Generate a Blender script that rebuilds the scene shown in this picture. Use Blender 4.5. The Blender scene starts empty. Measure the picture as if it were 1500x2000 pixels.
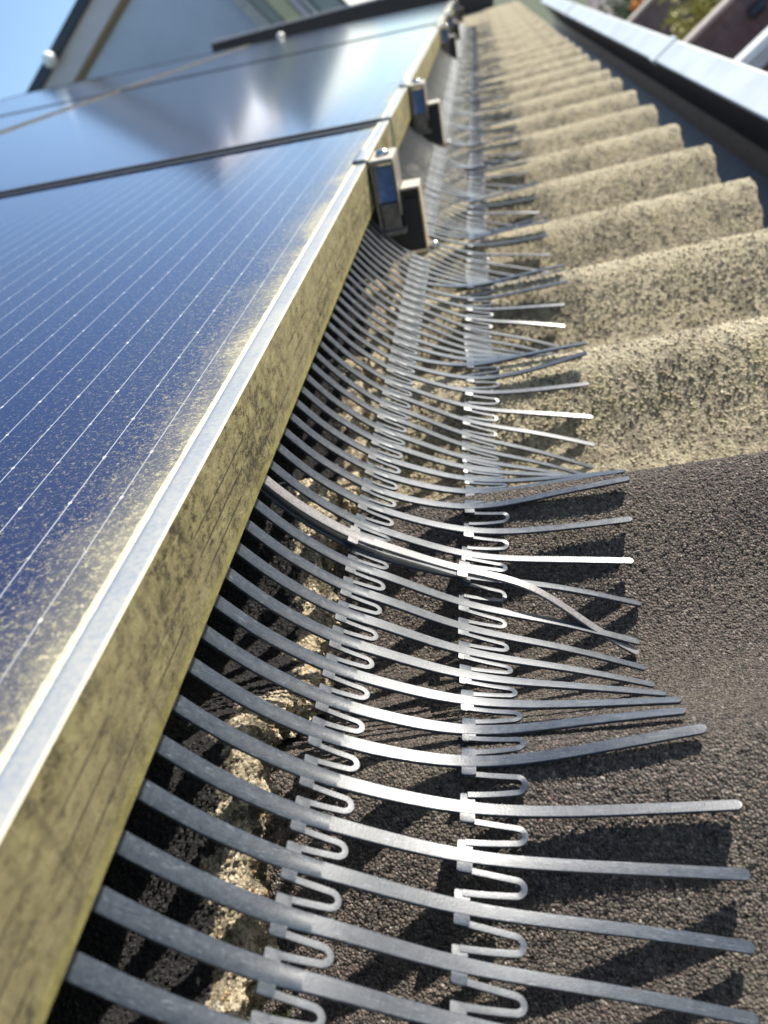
import bpy, math, random
import numpy as np
from mathutils import Matrix, Vector

random.seed(7)
rng = np.random.default_rng(11)
S = bpy.context.scene
COL = S.collection

# ------------------------------------------------------------------ frame of the roof
# roof frame: X down the slope, Y along the eaves, Z out of the roof; pitch 37 degrees
TH = math.radians(37.0)
LIFT = 3.4                                   # roof origin above the ground
M = Matrix(((math.cos(TH), 0, math.sin(TH), 0),
            (0, 1, 0, 0),
            (-math.sin(TH), 0, math.cos(TH), LIFT),
            (0, 0, 0, 1)))

# ------------------------------------------------------------------ camera
Rc = ((0.978861, 0.093109, -0.182106),
      (-0.096043, -0.576846, -0.811187),
      (-0.180576, 0.811529, -0.555709))
Cc = (0.101391, 0.0, 0.115956)
cam = bpy.data.cameras.new("camera")
cam.sensor_fit = 'VERTICAL'
cam.sensor_height = 36.0
cam.lens = 27.0
cam.clip_start = 0.005
cam.clip_end = 3000
cam.dof.use_dof = True
cam.dof.focus_distance = 0.295
cam.dof.aperture_fstop = 11.0
cam.dof.aperture_blades = 0
camo = bpy.data.objects.new("camera", cam)
COL.objects.link(camo)
mc = Matrix(((Rc[0][0], -Rc[1][0], -Rc[2][0], Cc[0]),
             (Rc[0][1], -Rc[1][1], -Rc[2][1], Cc[1]),
             (Rc[0][2], -Rc[1][2], -Rc[2][2], Cc[2]),
             (0, 0, 0, 1)))
camo.matrix_world = M @ mc
S.camera = camo

# ------------------------------------------------------------------ light
sun_roof = Vector((0.35, 0.56, 0.76)).normalized()
sun_w = (M.to_3x3() @ sun_roof).normalized()
elev = math.asin(sun_w.z)
azim = math.atan2(sun_w.x, sun_w.y)
world = bpy.data.worlds.new("World")
S.world = world
world.use_nodes = True
wn = world.node_tree
for n in list(wn.nodes):
    wn.nodes.remove(n)
wo = wn.nodes.new('ShaderNodeOutputWorld')
bg = wn.nodes.new('ShaderNodeBackground')
sky = wn.nodes.new('ShaderNodeTexSky')
sky.sky_type = 'NISHITA'
sky.sun_disc = False
sky.sun_elevation = elev
sky.sun_rotation = azim
sky.air_density = 1.0
sky.dust_density = 0.5
sky.ozone_density = 2.0
bg.inputs['Strength'].default_value = 0.115
wn.links.new(sky.outputs[0], bg.inputs['Color'])
wn.links.new(bg.outputs[0], wo.inputs['Surface'])
sl = bpy.data.lights.new("sun", 'SUN')
sl.energy = 5.0
sl.angle = math.radians(0.5)
sl.color = (1.0, 0.94, 0.84)
so = bpy.data.objects.new("sun", sl)
COL.objects.link(so)
so.rotation_euler = sun_w.to_track_quat('Z', 'Y').to_euler()
so.location = (0, 0, 8)
S.view_settings.view_transform = 'Standard'
S.view_settings.look = 'None'
S.view_settings.exposure = 1.12
S.view_settings.gamma = 1.0
try:
    S.view_settings.use_curve_mapping = False
except Exception:
    pass

# ------------------------------------------------------------------ helpers
def link(o, parent=None):
    COL.objects.link(o)
    if parent is not None:
        o.parent = parent
    return o

def tag(o, label=None, cat=None, group=None, kind=None):
    if label: o['label'] = label
    if cat: o['category'] = cat
    if group: o['group'] = group
    if kind: o['kind'] = kind
    return o

def rootmat(loc=(0, 0, 0)):
    return M @ Matrix.Translation(Vector(loc))

def thing(name, label, cat, loc=(0, 0, 0), group=None, world_space=False):
    o = bpy.data.objects.new(name, None)
    o.empty_display_size = 0.02
    link(o)
    o.matrix_world = Matrix.Translation(Vector(loc)) if world_space else rootmat(loc)
    tag(o, label, cat, group)
    return o

def mesh(name, V, F, mat, parent=None, loc=None, world_space=False, smooth=False, angle=None, mats=None, mi=None):
    me = bpy.data.meshes.new(name)
    V = np.asarray(V, dtype=np.float32).reshape(-1, 3)
    if isinstance(F, np.ndarray) and F.ndim == 2:
        nv = F.shape[1]
        me.vertices.add(len(V)); me.vertices.foreach_set('co', V.ravel())
        me.loops.add(F.size); me.loops.foreach_set('vertex_index', F.astype(np.int32).ravel())
        me.polygons.add(len(F))
        me.polygons.foreach_set('loop_start', (np.arange(len(F)) * nv).astype(np.int32))
        me.update(calc_edges=True); me.validate()
    else:
        me.from_pydata(V.tolist(), [], [tuple(f) for f in F])
        me.update()
    for m_ in (mats or [mat]):
        me.materials.append(m_)
    if mi is not None:
        me.polygons.foreach_set('material_index', np.asarray(mi, dtype=np.int32))
    if smooth:
        me.polygons.foreach_set('use_smooth', [True] * len(me.polygons))
        if angle:
            me.set_sharp_from_angle(angle=math.radians(angle))
    o = bpy.data.objects.new(name, me)
    link(o, parent)
    if parent is None:
        o.matrix_world = Matrix.Translation(Vector(loc or (0, 0, 0))) if world_space else rootmat(loc or (0, 0, 0))
    return o

class MB:
    """collects solids, built as one mesh"""
    def __init__(s): s.V = []; s.F = []; s.mi = []
    def add(s, V, F, m=0):
        b = len(s.V)
        s.V += [tuple(v) for v in V]
        s.F += [tuple(b + i for i in f) for f in F]
        s.mi += [m] * len(F)
    def box(s, a, b, m=0):
        (x0, y0, z0), (x1, y1, z1) = a, b
        V = [(x0, y0, z0), (x1, y0, z0), (x1, y1, z0), (x0, y1, z0), (x0, y0, z1), (x1, y0, z1), (x1, y1, z1), (x0, y1, z1)]
        s.add(V, [(0, 3, 2, 1), (4, 5, 6, 7), (0, 1, 5, 4), (1, 2, 6, 5), (2, 3, 7, 6), (3, 0, 4, 7)], m)
    def prism_y(s, prof, y0, y1, m=0, closed=True):
        n = len(prof)
        V = [(x, y0, z) for x, z in prof] + [(x, y1, z) for x, z in prof]
        F = [(i, (i + 1) % n, n + (i + 1) % n, n + i) for i in range(n if closed else n - 1)]
        if closed:
            F += [tuple(range(n - 1, -1, -1)), tuple(range(n, 2 * n))]
        s.add(V, F, m)
    def lathe(s, c, prof, seg=20, m=0):
        cx, cy, cz = c
        V = []; F = []
        for r, z in prof:
            for k in range(seg):
                a = 2 * math.pi * k / seg
                V.append((cx + r * math.cos(a), cy + r * math.sin(a), cz + z))
        for j in range(len(prof) - 1):
            for k in range(seg):
                F.append((j * seg + k, j * seg + (k + 1) % seg, (j + 1) * seg + (k + 1) % seg, (j + 1) * seg + k))
        F.append(tuple(range((len(prof) - 1) * seg, len(prof) * seg)))
        s.add(V, F, m)
    def build(s, name, mat, parent=None, bevel=None, **k):
        o = mesh(name, s.V, s.F, mat, parent, mi=(s.mi if k.get('mats') else None), **k)
        if bevel:
            b = o.modifiers.new('bevel', 'BEVEL'); b.width = bevel; b.segments = 2; b.limit_method = 'ANGLE'
            b.angle_limit = math.radians(40)
        return o

# ------------------------------------------------------------------ materials
class NT:
    def __init__(s, name, disp=False):
        s.m = bpy.data.materials.new(name); s.m.use_nodes = True
        s.t = s.m.node_tree
        s.b = s.t.nodes['Principled BSDF']
        s.out = s.t.nodes['Material Output']
        s.tc = s.t.nodes.new('ShaderNodeTexCoord')
    def n(s, typ, **k):
        nd = s.t.nodes.new('ShaderNode' + typ)
        for a, v in k.items():
            setattr(nd, a, v)
        return nd
    def l(s, a, b): s.t.links.new(a, b)
    def val(s, inp, v):
        if hasattr(v, 'is_output') or isinstance(v, bpy.types.NodeSocket): s.l(v, inp)
        else: inp.default_value = v
    def math(s, op, a, b=0.0, c=None, clamp=False):
        nd = s.n('Math', operation=op); nd.use_clamp = clamp
        s.val(nd.inputs[0], a); s.val(nd.inputs[1], b)
        if c is not None: s.val(nd.inputs[2], c)
        return nd.outputs[0]
    def map(s, scale=(1, 1, 1), src=None, loc=(0, 0, 0)):
        nd = s.n('Mapping'); nd.inputs['Scale'].default_value = scale; nd.inputs['Location'].default_value = loc
        s.l(src or s.tc.outputs['Object'], nd.inputs['Vector'])
        return nd.outputs[0]
    def noise(s, scale, detail=3, rough=0.6, vec=None, w=None, dist=0.0):
        nd = s.n('TexNoise'); nd.inputs['Scale'].default_value = scale; nd.inputs['Detail'].default_value = detail
        nd.inputs['Roughness'].default_value = rough; nd.inputs['Distortion'].default_value = dist
        s.l(vec or s.tc.outputs['Object'], nd.inputs['Vector'])
        return nd.outputs['Fac']
    def vor(s, scale, feature='F1', vec=None, out='Distance', rand=1.0):
        nd = s.n('TexVoronoi', feature=feature); nd.inputs['Scale'].default_value = scale
        nd.inputs['Randomness'].default_value = rand
        s.l(vec or s.tc.outputs['Object'], nd.inputs['Vector'])
        return nd.outputs[out]
    def ramp(s, f, stops, interp='LINEAR'):
        nd = s.n('ValToRGB'); r = nd.color_ramp; r.interpolation = interp
        while len(r.elements) < len(stops): r.elements.new(0.5)
        for e, (p, c) in zip(r.elements, stops):
            e.position = p; e.color = (c[0], c[1], c[2], 1) if isinstance(c, (tuple, list)) else (c, c, c, 1)
        s.val(nd.inputs['Fac'], f)
        return nd.outputs['Color']
    def mix(s, f, a, b, mode='MIX'):
        nd = s.n('Mix', data_type='RGBA', blend_type=mode)
        s.val(nd.inputs[0], f)
        for i, v in ((6, a), (7, b)):
            if isinstance(v, (tuple, list)): nd.inputs[i].default_value = (v[0], v[1], v[2], 1)
            else: s.l(v, nd.inputs[i])
        return nd.outputs[2]
    def bump(s, h, dist, strength=1.0, normal=None):
        nd = s.n('Bump'); nd.inputs['Distance'].default_value = dist; s.val(nd.inputs['Strength'], strength)
        s.l(h, nd.inputs['Height'])
        if normal is not None: s.l(normal, nd.inputs['Normal'])
        return nd.outputs[0]
    def set(s, **k):
        names = dict(color='Base Color', rough='Roughness', metal='Metallic', normal='Normal', spec='Specular IOR Level',
                     coat='Coat Weight', coat_rough='Coat Roughness')
        for a, v in k.items():
            inp = s.b.inputs[names[a]]
            if isinstance(v, (tuple, list)): inp.default_value = (v[0], v[1], v[2], 1)
            else: s.val(inp, v)
        return s.m
    def sep(s, v=None):
        nd = s.n('SeparateXYZ'); s.l(v or s.tc.outputs['Object'], nd.inputs[0]); return nd.outputs
    def displace(s, h, scale, mid=0.5):
        d = s.n('Displacement'); d.inputs['Scale'].default_value = scale; d.inputs['Midlevel'].default_value = mid
        s.l(h, d.inputs['Height']); s.l(d.outputs[0], s.out.inputs['Displacement'])
        s.m.displacement_method = 'BOTH'

def plain(name, col, rough=0.6, metal=0.0, nscale=60, var=0.25, bump=0.0, spec=0.5):
    t = NT(name)
    f = t.noise(nscale, 4, 0.65)
    c = t.ramp(f, [(0.3, tuple(x * (1 - var) for x in col)), (0.7, tuple(min(1, x * (1 + var)) for x in col))])
    k = dict(color=c, rough=rough, metal=metal, spec=spec)
    if bump: k['normal'] = t.bump(f, bump)
    return t.set(**k)

def mat_dark_tile(name='dark_granular_concrete', nose=False):
    t = NT(name)
    O = t.tc.outputs['Object']
    g1 = t.vor(950); g2 = t.noise(480, 5, 0.78); g3 = t.noise(1500, 2, 0.6)
    h = t.math('ADD', t.math('MULTIPLY', t.math('SUBTRACT', 0.8, g1), 0.75), t.math('MULTIPLY', g2, 1.1))
    big = t.noise(14, 4, 0.6)
    base = t.ramp(big, [(0.35, (0.086, 0.074, 0.074)), (0.62, (0.120, 0.107, 0.100))])
    cell = t.vor(950, out='Color')
    cs = t.n('SeparateColor'); t.l(cell, cs.inputs[0])
    gc = t.ramp(cs.outputs[0], [(0.0, (0.05, 0.044, 0.042)), (0.45, (0.15, 0.128, 0.115)), (0.8, (0.22, 0.185, 0.155)), (0.93, (0.30, 0.205, 0.18)), (1.0, (0.5, 0.46, 0.41))])
    c = t.mix(0.62, base, gc)
    # dust settled over it in patches
    pd = t.ramp(t.math('ADD', t.noise(22, 4, 0.6), t.math('MULTIPLY', g2, 0.25)), [(0.55, 0.0), (0.82, 0.55)])
    c = t.mix(t.math('MULTIPLY', pd, 0.8), c, (0.19, 0.172, 0.125))
    c = t.mix(t.ramp(g2, [(0.38, 0.85), (0.48, 0.0)]), c, (0.022, 0.019, 0.019))
    nrm = t.bump(h, 0.0018, 0.8)
    t.displace(h, 0.0013, 0.75)
    return t.set(color=c, rough=0.85, normal=nrm, spec=0.25)

def mat_beige_tile(name='weathered_beige_concrete', fine=True):
    t = NT(name)
    warp = t.noise(90, 3, 0.6)
    g1 = t.vor(400); g2 = t.noise(300, 4, 0.7); g3 = t.vor(950)
    mask = t.ramp(t.noise(28, 5, 0.7), [(0.38, 0.0), (0.6, 1.0)])
    cell0 = t.vor(400, out='Color'); cq = t.n('SeparateColor'); t.l(cell0, cq.inputs[0])
    have = t.ramp(cq.outputs[1], [(0.35, 0.0), (0.5, 1.0)])
    st = t.math('MULTIPLY', t.ramp(g1, [(0.12, 1.0), (0.50, 0.0)]), have)
    fine = t.ramp(g3, [(0.1, 1.0), (0.6, 0.0)])
    h = t.math('ADD', t.math('MULTIPLY', st, 0.85), t.math('MULTIPLY', g2, 1.1))
    h = t.math('ADD', h, t.math('MULTIPLY', fine, 0.32))
    cell = cell0
    cs = t.n('SeparateColor'); t.l(cell, cs.inputs[0])
    stone = t.ramp(cs.outputs[0], [(0.0, (0.36, 0.30, 0.20)), (0.4, (0.52, 0.45, 0.31)), (0.7, (0.62, 0.54, 0.40)), (0.88, (0.42, 0.25, 0.16)), (0.94, (0.70, 0.64, 0.53)), (1.0, (0.78, 0.74, 0.66))])
    sand = t.ramp(t.noise(35, 5, 0.65), [(0.3, (0.38, 0.325, 0.225)), (0.55, (0.49, 0.43, 0.30)), (0.75, (0.56, 0.49, 0.345))])
    c = t.mix(t.math('MULTIPLY', st, 0.75), sand, stone)
    x, y, z = t.sep()
    ph = t.math('FRACT', t.math('DIVIDE', t.math('SUBTRACT', y, 0.004), 0.15))
    flank = t.ramp(t.math('ADD', ph, t.math('MULTIPLY', t.math('SUBTRACT', warp, 0.5), 0.12)), [(0.0, 0.0), (0.12, 0.10), (0.5, 0.7), (0.78, 1.0), (0.88, 0.75), (0.955, 0.0)])
    crest = t.ramp(ph, [(0.0, 1.0), (0.07, 0.3), (0.16, 0.0), (0.88, 0.0), (0.95, 0.8), (1.0, 1.0)])
    c = t.mix(t.math('MULTIPLY', crest, 0.45), c, (0.52, 0.46, 0.33))
    blot = t.noise(11, 4, 0.65)
    mo = t.math('MULTIPLY', t.ramp(t.noise(48, 5, 0.7), [(0.52, 0.0), (0.66, 0.55)]), flank)
    c = t.mix(mo, c, (0.27, 0.255, 0.11))
    c = t.mix(t.ramp(blot, [(0.46, 0.0), (0.68, 0.45)]), c, (0.25, 0.22, 0.165))
    # black lichen and dirt sitting in the pits
    pit = t.ramp(t.math('ADD', g2, t.math('MULTIPLY', t.math('SUBTRACT', 1.0, flank), 0.09)), [(0.40, 0.0), (0.45, 1.0)])
    ip = t.math('SUBTRACT', 1.0, pit)
    lich = t.ramp(t.math('SUBTRACT', t.math('ADD', t.noise(75, 6, 0.8), t.math('MULTIPLY', t.math('SUBTRACT', blot, 0.5), -0.25)), t.math('MULTIPLY', flank, 0.10)), [(0.36, 1.0), (0.45, 0.0)])
    c = t.mix(t.math('MULTIPLY', lich, 0.62), c, (0.12, 0.105, 0.085))
    c = t.mix(t.math('MULTIPLY', ip, 0.72), c, (0.085, 0.072, 0.052))
    c = t.mix(t.math('MULTIPLY', t.math('SUBTRACT', 1.0, fine), t.math('MULTIPLY', flank, 0.4)), c, (0.20, 0.17, 0.12))
    nrm = t.bump(h, 0.0016, 0.85)
    t.displace(h, 0.0016, 0.75)
    return t.set(color=c, rough=0.9, normal=nrm, spec=0.2)

def mat_upper_tile():
    """tiles of the covered course: panel shade painted dark, the sunlit broken nose left pale"""
    t = NT('painted_shade_worn_nose')
    x, y, z = t.sep()
    g1 = t.vor(620); g2 = t.noise(480, 6, 0.85)
    st = t.ramp(g1, [(0.15, 1.0), (0.55, 0.0)])
    h = t.math('ADD', t.math('MULTIPLY', st, 0.6), t.math('MULTIPLY', g2, 1.2))
    cell = t.vor(620, out='Color'); cs = t.n('SeparateColor'); t.l(cell, cs.inputs[0])
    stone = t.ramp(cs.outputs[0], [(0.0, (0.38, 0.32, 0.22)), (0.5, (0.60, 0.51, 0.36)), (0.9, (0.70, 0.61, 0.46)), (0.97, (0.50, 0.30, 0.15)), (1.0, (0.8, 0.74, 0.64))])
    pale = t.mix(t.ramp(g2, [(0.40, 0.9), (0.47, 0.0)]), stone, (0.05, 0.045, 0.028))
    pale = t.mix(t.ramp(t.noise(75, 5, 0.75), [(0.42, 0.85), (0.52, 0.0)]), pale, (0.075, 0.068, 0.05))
    dark = t.ramp(g2, [(0.35, (0.02, 0.02, 0.022)), (0.7, (0.06, 0.057, 0.055))])  # shade under the panel, painted as a dark tone
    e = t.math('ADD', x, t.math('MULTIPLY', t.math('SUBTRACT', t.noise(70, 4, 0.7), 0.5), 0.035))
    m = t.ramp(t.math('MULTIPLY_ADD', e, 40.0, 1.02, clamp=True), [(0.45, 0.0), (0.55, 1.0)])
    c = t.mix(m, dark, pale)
    nrm = t.bump(h, 0.0014, 0.5)
    t.displace(h, 0.0016, 0.75)
    return t.set(color=c, rough=0.9, normal=nrm, spec=0.08)

def mat_comb():
    t = NT('blue_grey_comb_plastic')
    f = t.noise(1600, 3, 0.7)
    br = t.noise(160, 4, 0.65, vec=t.map((0.5, 9, 3)))
    c = t.ramp(br, [(0.3, (0.011, 0.015, 0.023)), (0.7, (0.024, 0.033, 0.049))])
    dust = t.ramp(t.noise(420, 5, 0.8), [(0.50, 0.0), (0.72, 0.5)])
    c = t.mix(dust, c, (0.05, 0.062, 0.08))
    gr = t.ramp(t.noise(2600, 2, 0.6), [(0.48, 0.0), (0.64, 0.35)])
    c = t.mix(gr, c, (0.085, 0.10, 0.125))
    scr = t.ramp(t.noise(900, 3, 0.6, vec=t.map((0.12, 2.0, 0.5))), [(0.60, 0.0), (0.68, 0.7)])
    c = t.mix(t.math('MULTIPLY', scr, 0.6), c, (0.15, 0.17, 0.20))
    n1 = t.bump(f, 0.00008, 0.6)
    r = t.ramp(t.noise(300, 3, 0.6), [(0.3, 0.30), (0.7, 0.42)])
    r = t.math('ADD', r, t.math('MULTIPLY', dust, 0.15))
    return t.set(color=c, rough=r, normal=n1, spec=0.5)

def mat_frame():
    """black anodised frame; the outer side grown over with olive lichen and dirt, the top thinly dusted"""
    t = NT('lichened_black_aluminium')
    x, y, z = t.sep()
    z = t.math('SUBTRACT', z, 0.036)
    g = t.n('NewGeometry')
    nz = t.sep(t.tc.outputs['Normal'])[0]
    side = t.ramp(nz, [(0.45, 0.0), (0.7, 1.0)])
    metal = (0.15, 0.175, 0.22)
    v = t.map((1, 0.55, 1))
    a = t.noise(120, 6, 0.8, vec=v); b = t.noise(1000, 5, 0.85); c3 = t.noise(24, 4, 0.6, vec=v)
    lich = t.ramp(t.math('ADD', t.math('MULTIPLY', a, 0.6), t.math('MULTIPLY', b, 0.4)),
                  [(0.37, (0.028, 0.024, 0.016)), (0.43, (0.11, 0.094, 0.05)), (0.475, (0.185, 0.16, 0.075)), (0.57, (0.27, 0.24, 0.115)), (0.70, (0.42, 0.37, 0.22))])
    dm = t.math('ADD', t.math('MULTIPLY', t.noise(230, 9, 0.88, vec=v), 0.8), t.math('MULTIPLY', c3, 0.22))
    lich = t.mix(t.ramp(dm, [(0.455, 0.95), (0.485, 0.0)]), lich, (0.035, 0.028, 0.018))
    lich = t.mix(t.ramp(c3, [(0.42, 0.0), (0.62, 0.35)]), lich, (0.22, 0.19, 0.12))
    # clean olive-yellow strip at the foot of the side
    foot = t.ramp(t.math('MULTIPLY_ADD', z, -60.0, -1.15, clamp=True), [(0.74, 0.0), (0.86, 1.0)])
    lich = t.mix(t.math('MULTIPLY', foot, 0.6), lich, (0.30, 0.27, 0.085))
    run = t.noise(210, 3, 0.6, vec=t.map((1, 1, 0.06)))
    lich = t.mix(t.ramp(run, [(0.56, 0.0), (0.68, 0.5)]), lich, (0.09, 0.075, 0.045))
    # thin scratches / extrusion grooves along the side
    gr = None
    for z0 in (-0.0125, -0.0195, -0.0265):
        d = t.math('ABSOLUTE', t.math('SUBTRACT', z, t.math('ADD', z0, t.math('MULTIPLY', t.math('SUBTRACT', t.noise(6, 2), 0.5), 0.001))))
        q = t.ramp(t.math('MULTIPLY', d, 1300.0, clamp=True), [(0.2, 1.0), (0.7, 0.0)])
        gr = q if gr is None else t.math('MAXIMUM', gr, q)
    gr = t.math('MULTIPLY', gr, t.ramp(t.noise(30, 3), [(0.42, 0.0), (0.55, 1.0)]))
    lich = t.mix(t.math('MULTIPLY', gr, 0.9), lich, (0.04, 0.035, 0.025))
    dust = t.ramp(t.math('ADD', t.math('MULTIPLY', t.noise(500, 4, 0.8), 0.6), t.math('MULTIPLY', t.noise(40, 3), 0.4)), [(0.40, 0.1), (0.60, 0.8)])
    low = t.ramp(t.math('MULTIPLY_ADD', x, 1000.0, 12.5, clamp=True), [(0.2, 0.0), (0.9, 1.0)])
    top = t.mix(t.math('MULTIPLY', dust, t.math('MULTIPLY_ADD', low, 0.88, 0.12)), t.mix(low, (0.012, 0.013, 0.017), metal), (0.29, 0.285, 0.25))
    sky_line = t.ramp(t.math('MULTIPLY_ADD', x, 300.0, 3.1, clamp=True), [(0.45, 1.0), (0.95, 0.0)])
    top = t.mix(t.math('MULTIPLY', t.math('MULTIPLY', sky_line, low), 0.75), top, (0.04, 0.085, 0.17))  # reflected sky painted as a blue line beside the glass
    # dusty tan outer rim of the top, with sun on its edge painted in
    rim = t.ramp(t.math('MULTIPLY_ADD', x, 500.0, 1.0, clamp=True), [(0.2, 0.0), (0.75, 1.0)])
    top = t.mix(t.math('MULTIPLY', rim, 0.75), top, (0.55, 0.51, 0.38))
    c = t.mix(side, top, lich)
    h = t.math('ADD', t.math('MULTIPLY', a, 1.0), t.math('MULTIPLY', b, 0.8))
    h = t.math('ADD', t.math('SUBTRACT', h, t.math('MULTIPLY', gr, 0.5)), t.math('MULTIPLY', t.ramp(dm, [(0.42, 0.0), (0.52, 1.0)]), 0.5))
    nrm = t.bump(h, 0.0024, t.math('MULTIPLY_ADD', side, 0.7, 0.06))
    r = t.math('MULTIPLY_ADD', side, 0.4, 0.48)
    return t.set(color=c, rough=r, normal=nrm, spec=0.3)

def mat_bead():
    t = NT('pale_yellow_dirt')
    b = t.noise(420, 5, 0.8)
    c = t.ramp(b, [(0.3, (0.50, 0.45, 0.28)), (0.55, (0.72, 0.67, 0.45)), (0.8, (0.8, 0.76, 0.55))])
    return t.set(color=c, rough=0.9, normal=t.bump(b, 0.0012), spec=0.2)

def mat_glass(near):
    t = NT('solar_cells_under_glass')
    x, y, z = t.sep()
    # silver busbars along the eaves every 18.2 mm, solder pads strung on them
    u = t.math('DIVIDE', t.math('ADD', x, 0.0105 + 0.01458), 0.0182)
    fu = t.math('ABSOLUTE', t.math('SUBTRACT', t.math('FRACT', t.math('ADD', u, 0.5)), 0.5))
    wob = t.noise(500, 2)
    line = t.ramp(t.math('MULTIPLY', fu, t.math('MULTIPLY_ADD', wob, 20.0, 16.0)), [(0.22, 1.0), (0.42, 0.0)])
    # pads: a pair at every half cell edge plus single ones
    yy = t.math('DIVIDE', y, 0.0286)
    row = t.math('FLOOR', t.math('ADD', u, 0.5))
    fy = t.math('ABSOLUTE', t.math('SUBTRACT', t.math('FRACT', yy), 0.5))
    py = t.math('MULTIPLY', fy, 0.0286)
    px = t.math('MULTIPLY', fu, 0.0182)
    dd = t.math('SQRT', t.math('ADD', t.math('POWER', px, 2.0), t.math('POWER', t.math('MULTIPLY', py, 0.75), 2.0)))
    pad = t.ramp(t.math('MULTIPLY', dd, 1000.0, clamp=True), [(0.35, 1.0), (0.8, 0.0)])
    fing = t.math('ABSOLUTE', t.math('SUBTRACT', t.math('FRACT', t.math('MULTIPLY', y, 640.0)), 0.5))
    fl = t.ramp(fing, [(0.30, 0.0), (0.42, 0.35)])
    cell = t.mix(fl, (0.0015, 0.0065, 0.045), (0.008, 0.025, 0.11))
    cell = t.mix(t.ramp(t.noise(20, 2), [(0.3, 0.0), (0.7, 0.35)]), cell, (0.002, 0.006, 0.035))
    c = t.mix(t.math('MULTIPLY', line, 0.75), cell, (0.42, 0.44, 0.47))
    c = t.mix(t.math('MULTIPLY', pad, t.ramp(t.noise(60, 2), [(0.42, 0.25), (0.58, 0.9)])), c, (0.75, 0.75, 0.74))
    # dust and lichen crumbs, thick by the lower frame, thinning uphill
    d = t.math('MULTIPLY', t.math('ADD', x, 0.0105), -1.0)           # distance from the lip
    dn = t.math('ADD', d, t.math('MULTIPLY', t.math('SUBTRACT', t.noise(16, 4, 0.6), 0.5), 0.05))
    dens = t.ramp(t.math('MULTIPLY', dn, 8.0, clamp=True), [(0.0, 0.13), (0.08, 0.07), (0.30, 0.022), (0.8, 0.0)])
    streak = t.noise(1500, 4, 0.85, vec=t.map((0.75, 1.0, 1)))
    clump = t.noise(380, 5, 0.8)
    sp = t.math('ADD', t.math('MULTIPLY', streak, 0.55), t.math('MULTIPLY', clump, 0.45))
    sp = t.math('ADD', sp, dens)
    spk = t.ramp(sp, [(0.560, 0.0), (0.66, 1.0)])
    thin = t.ramp(t.math('MULTIPLY', dn, 12.0, clamp=True), [(0.0, 0.50), (0.10, 0.2), (0.3, 0.03), (1.0, 0.008)])
    dirt = t.math('MAXIMUM', t.math('MULTIPLY', spk, 0.85), thin)
    dc = t.ramp(clump, [(0.3, (0.33, 0.30, 0.19)), (0.7, (0.50, 0.46, 0.31))])
    c = t.mix(dirt, c, dc)
    rr = t.math('MULTIPLY_ADD', dirt, 0.7, 0.22)
    t.set(color=c, rough=rr, spec=0.08, coat=t.math('SUBTRACT', 1.0, t.math('MULTIPLY', dirt, 0.9)), coat_rough=0.10)
    t.b.inputs['Coat IOR'].default_value = 1.5
    t.b.inputs['Normal'].default_value = (0, 0, 0)
    t.l(t.bump(dirt, 0.0006, 0.6), t.b.inputs['Normal'])
    return t.m

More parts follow.
